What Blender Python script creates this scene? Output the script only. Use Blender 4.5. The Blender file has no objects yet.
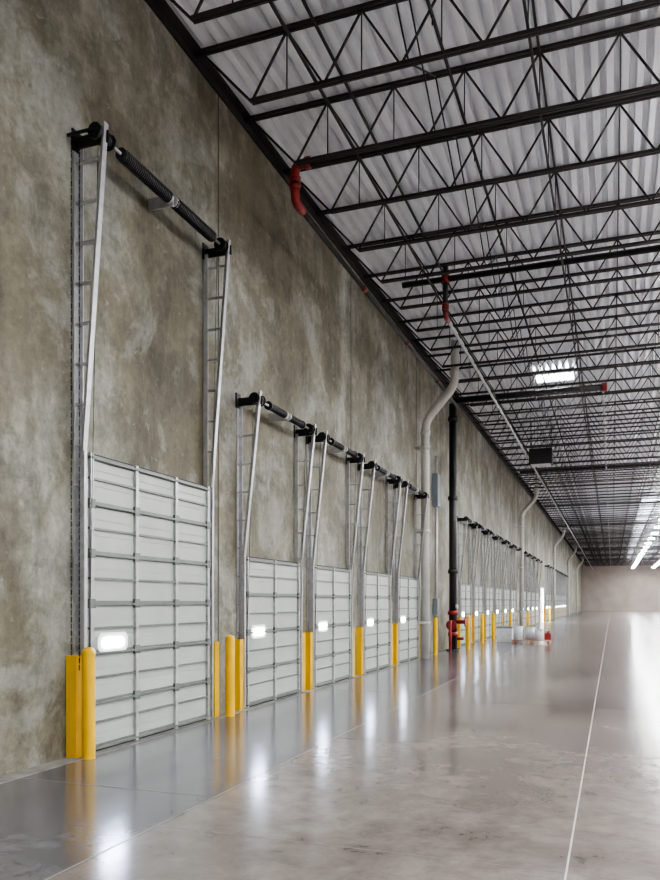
import bpy, math, random
from mathutils import Vector, Matrix
random.seed(4)
S=bpy.context.scene
S.view_settings.view_transform='AgX'
try: S.view_settings.look='AgX - Medium High Contrast'
except Exception: pass
S.view_settings.exposure=0.08
TH=math.atan(282/770)
WX=-5.27; H=1.6; ZC=8.96; YF=150.0; YB=-8.0; XR=22.0

# ---------------- materials ----------------
def newmat(n):
    m=bpy.data.materials.new(n); m.use_nodes=True
    nt=m.node_tree; b=nt.nodes['Principled BSDF']
    return m,nt,b
def plain(n,c,r=0.5,metal=0.0,var=0.12,scale=6,bump=0.0,spec=0.5):
    m,nt,b=newmat(n)
    tc=nt.nodes.new('ShaderNodeTexCoord'); nz=nt.nodes.new('ShaderNodeTexNoise')
    nz.inputs['Scale'].default_value=scale; nz.inputs['Detail'].default_value=5
    nt.links.new(tc.outputs['Object'],nz.inputs['Vector'])
    cr=nt.nodes.new('ShaderNodeValToRGB')
    cr.color_ramp.elements[0].position=.3; cr.color_ramp.elements[1].position=.7
    cr.color_ramp.elements[0].color=tuple(x*(1-var) for x in c)+(1,)
    cr.color_ramp.elements[1].color=tuple(min(1,x*(1+var)) for x in c)+(1,)
    nt.links.new(nz.outputs['Fac'],cr.inputs['Fac'])
    nt.links.new(cr.outputs['Color'],b.inputs['Base Color'])
    b.inputs['Roughness'].default_value=r; b.inputs['Metallic'].default_value=metal
    b.inputs['Specular IOR Level'].default_value=spec
    if bump:
        bp=nt.nodes.new('ShaderNodeBump'); bp.inputs['Strength'].default_value=bump
        nt.links.new(nz.outputs['Fac'],bp.inputs['Height']); nt.links.new(bp.outputs['Normal'],b.inputs['Normal'])
    return m
def emis(n,c,s):
    m,nt,b=newmat(n)
    b.inputs['Base Color'].default_value=(.8,.8,.8,1)
    b.inputs['Emission Color'].default_value=tuple(c)+(1,)
    b.inputs['Emission Strength'].default_value=s
    return m
def N(nt,t,**kw):
    n=nt.nodes.new(t)
    for k,v in kw.items(): setattr(n,k,v)
    return n
def noise(nt,vec,scale,detail=6,rough=.6,dist=0):
    n=N(nt,'ShaderNodeTexNoise'); n.inputs['Scale'].default_value=scale
    n.inputs['Detail'].default_value=detail; n.inputs['Roughness'].default_value=rough
    n.inputs['Distortion'].default_value=dist
    nt.links.new(vec,n.inputs['Vector']); return n.outputs['Fac']
def ramp(nt,fac,stops):
    r=N(nt,'ShaderNodeValToRGB'); e=r.color_ramp.elements
    while len(e)<len(stops): e.new(.5)
    for i,(p,c) in enumerate(stops):
        e[i].position=p; e[i].color=(c if len(c)==4 else tuple(c)+(1,))
    nt.links.new(fac,r.inputs['Fac']); return r.outputs['Color']
def mix(nt,fac,a,b,mode='MIX'):
    m=N(nt,'ShaderNodeMix',data_type='RGBA',blend_type=mode)
    for sock,v in ((m.inputs[0],fac),(m.inputs[6],a),(m.inputs[7],b)):
        if isinstance(v,(float,int)): sock.default_value=v
        elif isinstance(v,tuple): sock.default_value=v if len(v)==4 else v+(1,)
        else: nt.links.new(v,sock)
    return m.outputs[2]
def mapping(nt,vec,scale,loc=(0,0,0)):
    m=N(nt,'ShaderNodeMapping'); m.inputs['Scale'].default_value=scale; m.inputs['Location'].default_value=loc
    nt.links.new(vec,m.inputs['Vector']); return m.outputs['Vector']
def math_(nt,op,a,b=0.0):
    m=N(nt,'ShaderNodeMath',operation=op)
    for s,v in ((m.inputs[0],a),(m.inputs[1],b)):
        if isinstance(v,(int,float)): s.default_value=v
        else: nt.links.new(v,s)
    return m.outputs[0]

def wall_mat():
    m,nt,b=newmat('stained_tiltup_concrete')
    tc=N(nt,'ShaderNodeTexCoord'); v=tc.outputs['Object']
    big=noise(nt,v,.40,10,.66,.3)
    c=ramp(nt,big,[(.38,(.092,.082,.056)),(.45,(.140,.130,.096)),(.52,(.195,.192,.160)),(.60,(.275,.276,.255))])
    n2=noise(nt,mapping(nt,v,(1,1,.8),(3,7,1)),1.4,10,.74,.3)
    c2=ramp(nt,n2,[(.38,(.56,.54,.47)),(.48,(.95,.94,.90)),(.58,(1.32,1.32,1.28))])
    c=mix(nt,.9,c,c2,'MULTIPLY')
    n3=noise(nt,mapping(nt,v,(1,1,1),(13,2,5)),.6,9,.68,.5)
    f3=ramp(nt,n3,[(.51,(0,0,0)),(.57,(.62,.62,.62))])
    c=mix(nt,f3,c,(.135,.120,.076))
    n6=noise(nt,mapping(nt,v,(1,1,1),(5,22,9)),.8,9,.68,.5)
    f6=ramp(nt,n6,[(.53,(0,0,0)),(.60,(.5,.5,.5))])
    c=mix(nt,f6,c,(.29,.30,.285))
    n7=noise(nt,mapping(nt,v,(1,1,1),(31,4,2)),2.2,8,.7,.3)
    f7=ramp(nt,n7,[(.56,(0,0,0)),(.64,(.5,.5,.5))])
    c=mix(nt,f7,c,(.08,.073,.054))
    n8=noise(nt,mapping(nt,v,(1,1,1),(8,8,40)),5.0,8,.75,.6)
    f8=ramp(nt,n8,[(.61,(0,0,0)),(.66,(.5,.5,.5))])
    c=mix(nt,f8,c,(.36,.36,.33))
    n4=noise(nt,mapping(nt,v,(1,2.6,.22)),1.1,6,.65,.2)
    c4=ramp(nt,n4,[(.38,(.72,.72,.70)),(.55,(1,1,1)),(.70,(1.18,1.18,1.16))])
    c=mix(nt,.65,c,c4,'MULTIPLY')
    n5=noise(nt,v,11,7,.75)
    c5=ramp(nt,n5,[(.34,(.74,.74,.74)),(.66,(1.22,1.22,1.22))])
    c=mix(nt,.85,c,c5,'MULTIPLY')
    sep=N(nt,'ShaderNodeSeparateXYZ'); nt.links.new(v,sep.inputs[0])
    idx=math_(nt,'FLOOR',math_(nt,'DIVIDE',math_(nt,'SUBTRACT',sep.outputs['Y'],9.76),5.93))
    wn=N(nt,'ShaderNodeTexWhiteNoise',noise_dimensions='1D'); nt.links.new(idx,wn.inputs['W'])
    c9=ramp(nt,wn.outputs['Value'],[(0,(.90,.90,.89)),(1,(1.12,1.12,1.12))])
    c=mix(nt,1.0,c,c9,'MULTIPLY')
    nt.links.new(c,b.inputs['Base Color'])
    b.inputs['Roughness'].default_value=.62
    bp=N(nt,'ShaderNodeBump'); bp.inputs['Strength'].default_value=.15; bp.inputs['Distance'].default_value=.02
    nt.links.new(n2,bp.inputs['Height']); nt.links.new(bp.outputs['Normal'],b.inputs['Normal'])
    return m
def floor_mat():
    m,nt,b=newmat('polished_concrete')
    tc=N(nt,'ShaderNodeTexCoord'); v=tc.outputs['Object']
    big=noise(nt,v,.45,9,.68,.4)
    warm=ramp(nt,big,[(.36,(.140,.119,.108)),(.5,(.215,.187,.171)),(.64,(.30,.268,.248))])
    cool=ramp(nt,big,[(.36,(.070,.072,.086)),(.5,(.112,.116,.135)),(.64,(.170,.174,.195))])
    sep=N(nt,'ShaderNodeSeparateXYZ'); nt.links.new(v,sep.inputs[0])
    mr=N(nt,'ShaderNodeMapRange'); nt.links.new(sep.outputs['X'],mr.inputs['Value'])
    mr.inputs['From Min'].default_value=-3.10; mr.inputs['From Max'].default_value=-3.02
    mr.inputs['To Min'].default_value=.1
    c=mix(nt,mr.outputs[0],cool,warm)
    n2=noise(nt,v,3.5,9,.74,.4)
    c2=ramp(nt,n2,[(.36,(.72,.72,.72)),(.5,(.97,.97,.97)),(.64,(1.18,1.17,1.15))])
    c=mix(nt,.9,c,c2,'MULTIPLY')
    n3=noise(nt,v,.16,3,.5)
    c3=ramp(nt,n3,[(.35,(.80,.80,.82)),(.65,(1.12,1.10,1.08))])
    c=mix(nt,.9,c,c3,'MULTIPLY')
    nt.links.new(c,b.inputs['Base Color'])
    r=ramp(nt,n2,[(.3,(.15,)*3),(.7,(.19,)*3)])
    nt.links.new(r,b.inputs['Roughness'])
    b.inputs['IOR'].default_value=1.85
    b.inputs['Specular IOR Level'].default_value=.6
    bp=N(nt,'ShaderNodeBump'); bp.inputs['Strength'].default_value=.07; bp.inputs['Distance'].default_value=.02
    nt.links.new(noise(nt,v,2.2,2,.5),bp.inputs['Height']); nt.links.new(bp.outputs['Normal'],b.inputs['Normal'])
    return m
M={}
M['wall']=wall_mat(); M['floor']=floor_mat()
M['deck']=plain('white_metal_deck',(.88,.90,.95),.4,0,.05,3)
M['steel']=plain('dark_joist_paint',(.016,.011,.012),.5,0,.3,8)
M['blackpipe']=plain('black_steel_pipe',(.012,.011,.012),.4,0,.25,8)
M['red']=plain('red_coupling_paint',(.22,.013,.010),.4,0,.15,8)
M['galv']=plain('galvanized_steel',(.50,.51,.53),.38,.6,.15,12)
M['spring']=plain('oiled_spring_steel',(.014,.014,.016),.35,.5,.3,20)
M['door']=plain('door_panel_paint',(.42,.46,.425),.38,0,.06,2)
M['strut']=plain('door_strut_galvanized',(.17,.19,.18),.45,.3,.12,10)
M['dark']=plain('black_rubber_seal',(.015,.015,.015),.7)
M['yellow']=plain('safety_yellow_paint',(.78,.47,.006),.45,0,.06,5)
M['pvc']=plain('white_drain_pipe_paint',(.52,.51,.48),.45,0,.08,4)
M['joint']=plain('pale_joint_sealant',(.46,.45,.43),.5)
M['djoint']=plain('grey_sawcut',(.15,.14,.135),.3)
M['caulk']=plain('panel_caulk',(.06,.055,.045),.8)
M['curb']=plain('pale_slab_edge_concrete',(.24,.235,.22),.7,0,.25,5,.1)
M['window']=emis('daylit_window_glass',(.64,.74,1.0),110.0)
M['glow_inner']=emis('window_glow_inner',(.9,.95,1.0),2.5)  # soft glow around the window, imitated by a dimmer emissive pane
M['glow_outer']=emis('window_glow_outer',(.9,.93,.9),.8)  # outermost, faintest step of the imitated window glow
M['day']=emis('bright_daylight_opening',(.90,.94,1.0),80.0)
M['lamp']=emis('led_diffuser',(1.0,.99,.98),200.0)
M['deck_fill']=emis('added_deck_fill_glow',(.96,.98,1.0),165.0)  # added upward-facing emitter that brightens the roof deck
M['sky']=emis('skylight_dome',(.93,.97,1.0),18.0)
M['white']=plain('white_plastic',(.60,.62,.66),.4)
M['box']=plain('blue_grey_enclosure',(.18,.21,.24),.5)
M['wood']=plain('pallet_wood',(.30,.17,.11),.8,0,.25,10)
M['farwall']=plain('far_wall_concrete',(.30,.26,.24),.75,0,.12,.6)

# ---------------- mesh builder ----------------
class MB:
    def __init__(s): s.v=[];s.f=[];s.m=[];s.sm=[];s.mats=[]
    def mi(s,k):
        if k not in s.mats: s.mats.append(k)
        return s.mats.index(k)
    def box(s,a,b,k):
        x0,y0,z0=a;x1,y1,z1=b;i=len(s.v);mi=s.mi(k)
        s.v+=[(x0,y0,z0),(x1,y0,z0),(x1,y1,z0),(x0,y1,z0),(x0,y0,z1),(x1,y0,z1),(x1,y1,z1),(x0,y1,z1)]
        for q in ((0,3,2,1),(4,5,6,7),(0,1,5,4),(1,2,6,5),(2,3,7,6),(3,0,4,7)):
            s.f.append(tuple(i+j for j in q)); s.m.append(mi); s.sm.append(False)
    def frame(s,p0,p1):
        d=(Vector(p1)-Vector(p0)).normalized()
        u=Vector((0,0,1)) if abs(d.z)<.9 else Vector((0,1,0))
        a=d.cross(u).normalized(); b=d.cross(a).normalized()
        return a,b
    def bar(s,p0,p1,w,h,k):
        a,b=s.frame(p0,p1); i=len(s.v); mi=s.mi(k)
        for p in (p0,p1):
            p=Vector(p)
            for sa,sb in ((-1,-1),(1,-1),(1,1),(-1,1)):
                s.v.append(tuple(p+a*sa*w/2+b*sb*h/2))
        for q in ((0,1,2,3),(7,6,5,4),(0,4,5,1),(1,5,6,2),(2,6,7,3),(3,7,4,0)):
            s.f.append(tuple(i+j for j in q)); s.m.append(mi); s.sm.append(False)
    def cyl(s,p0,p1,r,k,n=12,r2=None,cap=True):
        a,b=s.frame(p0,p1); i=len(s.v); mi=s.mi(k); r2=r if r2 is None else r2
        for p,rr in ((p0,r),(p1,r2)):
            p=Vector(p)
            for j in range(n):
                t=2*math.pi*j/n; s.v.append(tuple(p+a*math.cos(t)*rr+b*math.sin(t)*rr))
        for j in range(n):
            s.f.append((i+j,i+(j+1)%n,i+n+(j+1)%n,i+n+j)); s.m.append(mi); s.sm.append(True)
        if cap:
            s.f.append(tuple(i+j for j in range(n))[::-1]); s.m.append(mi); s.sm.append(False)
            s.f.append(tuple(i+n+j for j in range(n))); s.m.append(mi); s.sm.append(False)
    def pane(s,x,yc,zc,hw,hh,k,r=None,n=8):
        r=min(hw,hh) if r is None else r
        i=len(s.v); pts=[]
        for cx,cz,t0 in ((hw-r,hh-r,0),(-hw+r,hh-r,90),(-hw+r,-hh+r,180),(hw-r,-hh+r,270)):
            for j in range(n+1):
                t=math.radians(t0+90*j/n); pts.append((x,yc+cx+r*math.cos(t),zc+cz+r*math.sin(t)))
        s.v+=pts; s.f.append(tuple(range(i,i+len(pts)))); s.m.append(s.mi(k)); s.sm.append(False)
    def tube(s,pts,r,k,n=8):
        i=len(s.v); mi=s.mi(k); P=[Vector(p) for p in pts]; L=len(P); a=None
        for q in range(L):
            d=(P[min(q+1,L-1)]-P[max(q-1,0)]).normalized()
            if a is None:
                u=Vector((0,0,1)) if abs(d.z)<.9 else Vector((0,1,0)); a=d.cross(u).normalized()
            else: a=(a-d*a.dot(d)).normalized()
            b=d.cross(a)
            for j in range(n):
                t=2*math.pi*j/n; s.v.append(tuple(P[q]+a*math.cos(t)*r+b*math.sin(t)*r))
        for q in range(L-1):
            for j in range(n):
                s.f.append((i+q*n+j,i+q*n+(j+1)%n,i+(q+1)*n+(j+1)%n,i+(q+1)*n+j)); s.m.append(mi); s.sm.append(True)
        s.f.append(tuple(i+j for j in range(n))[::-1]); s.m.append(mi); s.sm.append(True)
        s.f.append(tuple(i+(L-1)*n+j for j in range(n))); s.m.append(mi); s.sm.append(True)
    def bend(s,pts,rad=.25,seg=6):
        P=[Vector(p) for p in pts]; out=[P[0]]
        for q in range(1,len(P)-1):
            a=P[q]+(P[q-1]-P[q]).normalized()*rad; b=P[q]+(P[q+1]-P[q]).normalized()*rad
            for j in range(seg+1):
                t=j/seg; out.append((1-t)**2*a+2*t*(1-t)*P[q]+t*t*b)
        out.append(P[-1]); return out
    def coil(s,p0,p1,R,r,turns,k,seg=10,n=5):
        a,b=s.frame(p0,p1); p0=Vector(p0);p1=Vector(p1); pts=[]
        T=int(turns*seg)
        for j in range(T+1):
            t=2*math.pi*j/seg; pts.append(p0.lerp(p1,j/T)+a*math.cos(t)*R+b*math.sin(t)*R)
        s.tube(pts,r,k,n)
    def mesh(s,name):
        me=bpy.data.meshes.new(name); me.from_pydata(s.v,[],s.f)
        for k in s.mats: me.materials.append(M[k])
        me.polygons.foreach_set('material_index',s.m); me.polygons.foreach_set('use_smooth',s.sm)
        me.update(); return me
    def obj(s,name,loc=(0,0,0)):
        o=bpy.data.objects.new(name,s.mesh(name)); o.location=loc
        S.collection.objects.link(o); return o
def place(me,name,loc):
    o=bpy.data.objects.new(name,me); o.location=loc; S.collection.objects.link(o); return o

# ---------------- room shell ----------------
OPEN=(62.0,64.6,2.7)
b=MB()
b.box((WX-.25,YB,0),(WX,OPEN[0],ZC+.3),'wall')
b.box((WX-.25,OPEN[1],0),(WX,YF,ZC+.3),'wall')
b.box((WX-.25,OPEN[0],OPEN[2]),(WX,OPEN[1],ZC+.3),'wall')
b.obj('wall_left')
b=MB(); b.box((WX-.25,YF,0),(XR,YF+.3,ZC+.3),'farwall'); b.obj('wall_far')
b=MB(); b.box((XR,YB,0),(XR+.3,YF,ZC+.3),'farwall'); b.obj('wall_right')
b=MB(); b.box((WX-.25,YB-.3,0),(XR,YB,ZC+.3),'farwall'); b.obj('wall_back')
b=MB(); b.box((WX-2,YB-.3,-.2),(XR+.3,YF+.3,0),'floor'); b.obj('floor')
b=MB(); mi=b.mi('deck'); pitch=.20; hgt=.12; x=WX-.2; pr=[]
while x<XR:
    pr+=[(x,0),(x+.09,0),(x+.108,hgt),(x+.182,hgt)]; x+=pitch
for (px,pz) in pr:
    b.v+=[(px,YB,ZC+pz),(px,YF,ZC+pz)]
for i in range(len(pr)-1):
    b.f.append((2*i,2*i+1,2*i+3,2*i+2)); b.m.append(mi); b.sm.append(False)
b.box((WX-.25,YB,ZC+.14),(XR,YF,ZC+.3),'deck')
b.obj('ceiling')
b=MB(); y=9.76-5.93*2
while y<YF:
    if not(OPEN[0]<y<OPEN[1]): b.box((WX-.01,y-.014,0.03),(WX+.004,y+.014,ZC-.1),'caulk')
    y+=5.93
b.obj('trim_panel_joints')
b=MB()
b.box((WX,YB,0),(WX+.22,YF,.004),'curb')
b.obj('trim_slab_edge')
b=MB()
b.box((-.260,YB,0),(-.248,YF,.003),'joint')
b.box((-3.063,YB,0),(-3.057,YF,.003),'djoint')
y=4.75
while y<YF:
    b.box((-3.06,y-.002,0),(XR,y+.002,.0015),'djoint'); y+=3.8
y=5.6
while y<YF:
    b.box((WX+.22,y-.002,0),(-3.06,y+.002,.0015),'djoint'); y+=7.6
b.obj('trim_floor_joints')
b=MB()
b.box((WX,YB,ZC-.14),(WX+.03,YF,ZC),'steel'); b.box((WX,YB,ZC-.03),(WX+.14,YF,ZC),'steel')
b.obj('trim_roof_ledger')

# ---------------- joists ----------------
ZB=8.1; ZT=8.90; Y0=12.05-1.5*13; NJ=int((YF-Y0)/1.5)
b=MB()
xe=-4.4
b.box((xe,-.042,ZB-.02),(XR-1,-.01,ZB+.025),'steel'); b.box((xe,.01,ZB-.02),(XR-1,.042,ZB+.025),'steel')
b.box((WX+.02,-.05,ZT-.0),(XR,-.01,ZT+.04),'steel'); b.box((WX+.02,.01,ZT-.0),(XR,.05,ZT+.04),'steel')
b.bar((xe,0,ZB),(WX+.15,0,ZT),.03,.03,'steel')
x=xe
while x<XR-1.3:
    b.bar((x,0,ZB),(x+.5,0,ZT),.025,.025,'steel'); b.bar((x+.5,0,ZT),(x+1.0,0,ZB),.025,.025,'steel')
    b.bar((x+.5,0,ZT),(x+.5,0,ZB),.014,.014,'steel')
    x+=1.0
o=b.obj('roof_bar_joists',(0,Y0,0))
md=o.modifiers.new('array','ARRAY'); md.use_relative_offset=False; md.use_constant_offset=True
md.constant_offset_displace=(0,1.5,0); md.count=NJ
b=MB()
for xb in (-3.5,-.9,1.7,4.3,8,12,16):
    for z in (ZB+.05,ZT-.04):
        b.box((xb-.016,YB+.05,z-.016),(xb+.016,YF-.1,z+.016),'steel')
for xb in (-2.3,3.0,9):
    y=Y0
    while y<YF-2:
        b.bar((xb,y,ZB),(xb,y+1.5,ZT),.018,.018,'steel'); b.bar((xb,y,ZT),(xb,y+1.5,ZB),.018,.018,'steel'); y+=1.5
b.obj('joist_bridging')
# ---------------- sprinkler pipes ----------------
b=MB()
def coup(p,ax,r):
    q=[0,0,0]; q[ax]=.06
    b.cyl([p[i]-q[i] for i in range(3)],[p[i]+q[i] for i in range(3)],r*1.35,'red',14)
zp=8.2
yA=10.75
b.cyl((-4.25,yA,zp),(XR-1,yA,zp),.065,'blackpipe',14)
b.tube(b.bend([(-4.28,yA,zp),(-4.5,yA,zp),(-4.5,yA,zp-.22)],.12),.07,'red',12)
b.cyl((-4.33,yA,zp),(-4.25,yA,zp),.088,'red',14); b.cyl((-4.5,yA,zp-.26),(-4.5,yA,zp-.18),.088,'red',14)
b.cyl((-4.5,yA,zp-.25),(-4.5,yA,7.85),.06,'blackpipe',12)
b.cyl((-4.5,yA,7.84),(-4.5,yA,7.90),.082,'red',14)
b.tube(b.bend([(-4.5,yA,7.9),(-4.5,yA,7.65),(-4.5,yA+.3,7.65)],.14),.068,'red',12)
b.cyl((-4.5,yA+.2,7.65),(-4.5,25.0,7.65),.04,'blackpipe',10)
for y in (14.2,17.5,20.8): coup((-4.5,y,7.65),1,.04)
yB=15.6
b.cyl((-4.1,yB,zp),(XR-1,yB,zp),.06,'blackpipe',12)
b.cyl((-3.2,yB,zp+.25),(-3.2,yB,7.5),.055,'blackpipe',12)
b.cyl((-3.2,yB,zp-.08),(-3.2,yB,zp+.08),.085,'red',12)
b.cyl((-3.2,yB,7.56),(-3.2,yB,7.70),.072,'red',12)
b.tube(b.bend([(-3.2,yB,7.6),(-3.2,yB,7.45),(-3.2,yB+.3,7.45)],.1),.05,'red',10)
b.cyl((-3.2,yB+.2,7.45),(-3.2,YF-2,7.45),.035,'galv',10)
yC=25.1
b.cyl((-4.9,yC,zp),(-.26,yC,zp),.1,'blackpipe',14)
b.cyl((-.30,yC,zp),(-.14,yC,zp),.13,'red',14)
b.cyl((-.26,yC,zp-.05),(-.26,YF-2,zp-.05),.035,'galv',10)
for yy in (40,55,70,85,100,115,130):
    b.cyl((-4.4,yy,zp),(XR-1,yy,zp),.07,'blackpipe',8)
for xb in (-2.0,2.2,5.4,8.5):
    b.cyl((xb,YB+1,8.55),(xb,YF-1,8.55),.022,'blackpipe',8)
    y=0
    while y<80:
        b.cyl((xb,y,8.55),(xb,y,8.45),.012,'blackpipe',6); y+=3
b.obj('sprinkler_pipes')
# fire riser
b=MB(); X=-4.9
b.cyl((X,yC,.05),(X,yC,zp-.11),.125,'blackpipe',18)
b.cyl((X,yC,0),(X,yC,.05),.22,'blackpipe',18)
for z in (.55,1.25,2.6,5.0,7.6): b.cyl((X,yC,z-.07),(X,yC,z+.07),.165,'red' if z<2 else 'blackpipe',18)
b.cyl((X,yC-.28,.85),(X,yC+.3,.85),.11,'red',14)
b.cyl((X,yC-.3,.85),(X,yC-.26,.85),.17,'red',14)
b.cyl((X+.1,yC,.95),(X+.42,yC,.95),.07,'red',12); b.cyl((X+.40,yC,.95),(X+.43,yC,.95),.17,'red',16)
b.cyl((X,yC-.45,0),(X,yC-.45,1.0),.05,'red',10); b.cyl((X,yC-.45,.95),(X,yC,.95),.04,'red',10)
b.cyl((X+.1,yC+.05,.4),(X+.35,yC+.05,.4),.05,'red',10)
b.cyl((X+.05,yC+.35,0),(X+.05,yC+.35,1.25),.03,'blackpipe',8)
b.cyl((X+.12,yC-.1,1.45),(X+.18,yC-.1,1.45),.07,'white',12)
b.obj('fire_sprinkler_riser')
b=MB()
b.cyl((WX+.08,23.9,0),(WX+.08,23.9,6.2),.035,'galv',8)
b.box((WX+.003,23.65,4.6),(WX+.18,24.05,5.6),'box')
b.box((WX+.003,23.7,1.2),(WX+.16,24.0,1.7),'box')
b.obj('electrical_conduit_box')
def drain(y):
    b=MB(); r=.12
    pts=b.bend([(-5.0,0,0),(-5.0,0,6.75),(-4.15,0,7.7),(-4.15,0,ZC-.02)],.28)
    b.tube(pts,r,'pvc',16)
    for z in (1.0,3.6,6.0):
        b.cyl((-5.0,0,z-.05),(-5.0,0,z+.05),r*1.2,'pvc',16)
        b.box((WX,-.17,z-.02),(-4.99,.17,z+.02),'galv')
    b.cyl((-5.0,0,6.35),(-5.0,0,6.48),r*1.2,'pvc',16)
    b.cyl((-4.15,0,8.0),(-4.15,0,8.12),r*1.2,'pvc',16)
    return b.mesh('roof_drain_pipe')
dm=drain(0)
for i,y in enumerate((21.55,46.4,73.5,98,123)): place(dm,'roof_drain_pipe',(0,y,0))

# ---------------- dock doors ----------------
def door(w,h,top,nsec,nst,springs,turns,off=.31):
    b=MB(); sh=h/nsec
    b.box((.002,-.03,0),(.05,w+.03,h+.02),'dark')
    for i in range(nsec):
        z0=i*sh+.006; z1=(i+1)*sh-.006
        b.box((.05,0,z0),(.085,w,z1),'door')
        for q in range(3):
            a=z0+(z1-z0)*(q+.10)/3; c=z0+(z1-z0)*(q+.90)/3
            b.box((.085,.01,a),(.093,w-.01,c),'door')
    for i in range(nsec+1):
        z=min(max(i*sh,.05),h-.04)
        b.box((.091,0,z-.03),(.102,w,z+.03),'strut')
        b.box((.102,0,z-.018),(.14,w,z+.006),'strut')
        if i<nsec:
            zz=z+sh*.5
            b.box((.091,0,zz-.010),(.125,w,zz+.014),'strut')
    for j in range(nst+2):
        y=w*j/(nst+1); y=min(max(y,.04),w-.04)
        b.box((.091,y-.025,0),(.128,y+.025,h),'galv')
        for i in range(1,nsec):
            b.box((.102,y-.05,i*sh-.05),(.133,y+.05,i*sh+.05),'strut')
    zc=1.16 if h>3 else 1.14
    yc=.40
    b.pane(.1285,yc,zc,.27,.105,'glow_outer',.08)  # nested panes fade outward to imitate glow; only the innermost is glass
    b.pane(.1295,yc,zc,.235,.080,'glow_inner')
    b.pane(.1305,yc,zc,.20,.056,'window')
    b.box((.045,0,0),(.10,w,.03),'dark')
    for y,sg in ((-.07,-1),(w+.07,1)):
        b.box((0.002,y-.035,0),(.012,y+.035,top-.05),'galv')
        b.box((0.002,y-.035*sg-.006,0),(.07,y-.035*sg+.006,top-.05),'galv')
        b.box((.08,y-.025,0.02),(.13,y+.025,h),'galv')
        b.bar((.105,y,h),(off+.06,y,top+.1),.055,.035,'galv')
        b.bar((.13,y-.028,h),(off+.085,y-.028,top+.1),.012,.05,'galv')
        z=.3
        while z<top-.15:
            xo=.105 if z<h else .105+(off-.045)*(z-h)/(top-h)
            b.box((0.002,y-.02,z-.012),(xo,y+.02,z+.012),'galv'); z+=.42
        b.box((0.002,y-.012,top-.09),(off+.1,y+.012,top+.03),'spring')
        b.box((0.002,y-.07,top-.12),(.02,y+.07,top+.1),'spring')
        d=y-sg*.10
        b.cyl((off,d-.04,top),(off,d+.04,top),.07,'spring',18); b.cyl((off,d-.055,top),(off,d-.04,top),.085,'spring',18)
        b.cyl((off,d+.04,top),(off,d+.055,top),.085,'spring',18)
        b.cyl((.1,d+sg*.03,.1),(off-.08,d+sg*.03,top),.004,'spring',5)
    b.cyl((off,-.16,top),(off,w+.16,top),.017,'galv',10)
    m=w/2; g=.06
    b.box((0.002,m-.015,top-.08),(off+.03,m+.015,top+.06),'galv')
    L=springs
    for s0,s1 in ((m-g-L,m-g),(m+g,m+g+L)):
        b.coil((off,s0,top),(off,s1,top),.062 if h>3 else .045,.014,turns,'spring')
        b.cyl((off,s0,top),(off,s1,top),.040,'spring',10)
        for e in (s0,s1): b.cyl((off,e-.025,top),(off,e+.025,top),.066,'spring' if abs(e-m)>.3 else 'galv',14)
    b.cyl((off+.02,-.16,top-.02),(off+.02,-.20,top-.02),.08,'spring',16)
    if h>3:
        for q in (-.05,.05):
            z=.9; n=0
            while z<top:
                b.bar((.10+q,-.20,z),(.10+q,-.20,z+.06),.012 if n%2 else .005,.005 if n%2 else .012,'spring'); z+=.07; n+=1
        b.box((.002,-.215,top-.03),(off+.02,-.20,top+.0),'spring')
    return b
d1=door(2.58,3.17,6.42,6,2,.93,30)
place(d1.mesh('sectional_dock_door_tall'),'sectional_dock_door',(WX,6.72,0))
dsm=door(2.10,2.28,4.62,4,1,.62,22).mesh('sectional_dock_door_small')
ys=[10.43,13.25,16.30,19.22]
y=27.9
while y<44.5: ys.append(y); y+=3.0
y=48.3
while y<59.5: ys.append(y); y+=3.0
y=66.5
while y<71: ys.append(y); y+=3.0
y=75.5
while y<96: ys.append(y); y+=3.0
for yy in ys: place(dsm,'sectional_dock_door',(WX,yy,0))
def guard(hg=1.05):
    b=MB()
    b.box((0,-.065,0),(.015,.065,hg),'yellow'); b.box((0.015,-.065,0),(.12,-.052,hg),'yellow'); b.box((.015,.052,0),(.12,.065,hg),'yellow')
    b.box((.108,-.065,0),(.12,.065,hg),'yellow')
    return b.mesh('door_track_guard')
gm=guard()
place(gm,'door_track_guard',(WX+.005,6.74-.18,0)); place(gm,'door_track_guard',(WX+.005,6.74+2.62+.13,0))
for yy in ys:
    place(gm,'door_track_guard',(WX+.005,yy-.18,0)); place(gm,'door_track_guard',(WX+.005,yy+2.10+.18,0))
b=MB(); r=.068
b.cyl((0,0,0),(0,0,1.08),r,'yellow',20,cap=False)
pr=r; pz=1.08
for j in range(1,6):
    t=j/5*math.pi/2; nr=max(r*math.cos(t),.001); nz=1.08+.06*math.sin(t)
    b.cyl((0,0,pz),(0,0,nz),pr,'yellow',20,nr,cap=False); pr,pz=nr,nz
bm=b.mesh('safety_bollard')
for X,Y in ((-5.03,6.55),(-5.03,9.66),(-5.0,22.9),(-4.6,26.2),(-4.8,27.4),(-4.8,30.5),(-4.8,33.5),(-4.8,39.5),(-4.8,48.0),(-4.8,60.6),(-4.8,65.6)):
    place(bm,'safety_bollard',(X,Y,0))
b=MB(); b.box((WX-.6,OPEN[0]-.8,0),(WX-.55,OPEN[1]+.8,3.2),'day'); b.obj('door_open_daylight')
b=MB()
b.box((WX,OPEN[0]-.1,0),(WX+.05,OPEN[0],OPEN[2]+.1),'galv'); b.box((WX,OPEN[1],0),(WX+.05,OPEN[1]+.1,OPEN[2]+.1),'galv')
b.box((WX,OPEN[0],OPEN[2]),(WX+.05,OPEN[1],OPEN[2]+.1),'galv'); b.obj('door_frame_open_bay')
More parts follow.
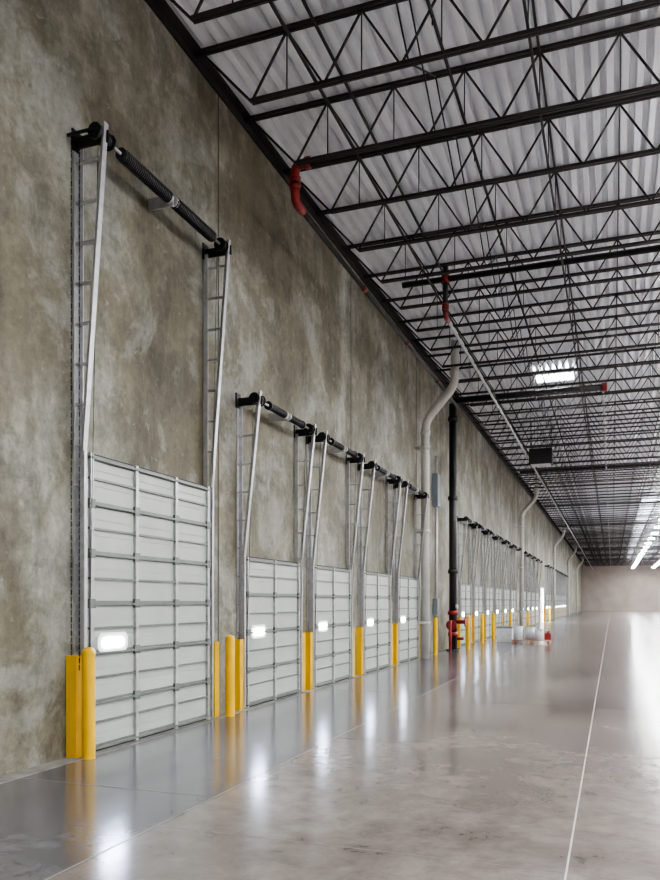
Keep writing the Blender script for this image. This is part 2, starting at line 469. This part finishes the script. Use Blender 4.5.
# ---------------- lights ----------------
b=MB()
b.box((-.28,-.62,0),(.28,.62,.06),'white'); b.box((-.25,-.58,-.012),(.25,.58,0),'lamp')
b.box((-.2,-.5,.06),(.2,.5,.07),'deck_fill')  # fill surface added on the housing top to lift deck brightness
for q in (-.5,.5): b.cyl((0,q,.06),(0,q,1.3),.006,'galv',6)
lm=b.mesh('linear_high_bay_light')
for X in (3.5,6.8,12,18):
    y=-5
    while y<YF-2:
        place(lm,'linear_high_bay_light',(X,y,7.6)); y+=6
b=MB()
b.box((-.6,-.6,-.01),(.6,.6,.0),'sky')
for s in (-1,1):
    b.box((s*.62-.03,-.65,-.06),(s*.62+.03,.65,0),'white'); b.box((-.65,s*.62-.03,-.06),(.65,s*.62+.03,0),'white')
sm=b.mesh('roof_skylight')
place(sm,'roof_skylight',(-1.75,25.9,ZC-.004))
for X in (2.6,5.0):
    y=60
    while y<144: place(sm,'roof_skylight',(X,y,ZC-.004)); y+=4.5
# unit heater
b=MB()
b.box((-.45,-.35,-.3),(.45,.35,.32),'steel')
for q in range(6): b.box((-.42,-.37,-.22+q*.08),(.42,-.35,-.19+q*.08),'blackpipe')
b.box((-.38,-.3,-.32),(.38,.3,-.3),'white')
for sx in (-.4,.4):
    for sy in (-.3,.3): b.cyl((sx,sy,.32),(sx,sy,1.46),.012,'steel',6)
b.cyl((0,.35,0),(0,.5,0),.25,'steel',16)
b.obj('unit_heater',(-2.72,32.5,7.50))
b=MB()
for q in range(6): b.box((-.75,-.5+q*.18,.11),(.75,-.5+q*.18+.12,.13),'wood')
for q in (-.7,-.04,.62): b.box((q,-.5,.0),(q+.08,.52,.11),'wood')
b.obj('wooden_pallet',(-2.95,31.0,0))
def bucket(x,y,r,h):
    b=MB(); b.cyl((0,0,0),(0,0,h),r*.88,'white',20,r); b.cyl((0,0,h-.03),(0,0,h),r*1.07,'white',20)
    b.tube([(r*math.cos(t),0,h*.8+.1*math.sin(t)) for t in [math.pi*i/10 for i in range(11)]],.006,'galv',6)
    b.obj('plastic_bucket',(x,y,.13))
bucket(-3.45,30.8,.19,.52); bucket(-3.0,31.2,.19,.48); bucket(-2.65,30.8,.17,.40)
b=MB(); b.box((-.12,-.12,0),(.12,.12,.26),'red'); b.cyl((0,0,.26),(0,0,.31),.04,'dark',10); b.box((-.08,-.015,.31),(.08,.015,.34),'red')
b.obj('fuel_can',(-2.35,31.1,.13))
b=MB(); b.box((-.3,-.25,0),(.3,.25,.6),'white'); b.box((-.31,-.26,.54),(.31,.26,.62),'box'); b.obj('supply_crate',(-4.05,31.6,0))

# ---------------- world / camera ----------------
w=bpy.data.worlds.new('World'); S.world=w; w.use_nodes=True
w.node_tree.nodes['Background'].inputs[0].default_value=(.8,.9,1,1); w.node_tree.nodes['Background'].inputs[1].default_value=.5
cd=bpy.data.cameras.new('camera'); co=bpy.data.objects.new('camera',cd); S.collection.objects.link(co)
co.location=(0,0,H); co.rotation_euler=(math.pi/2,0,TH)
cd.sensor_fit='VERTICAL'; cd.sensor_height=36; cd.sensor_width=27; cd.lens=770/880*36
cd.shift_y=162/880; cd.clip_end=500; cd.clip_start=.05
S.camera=co
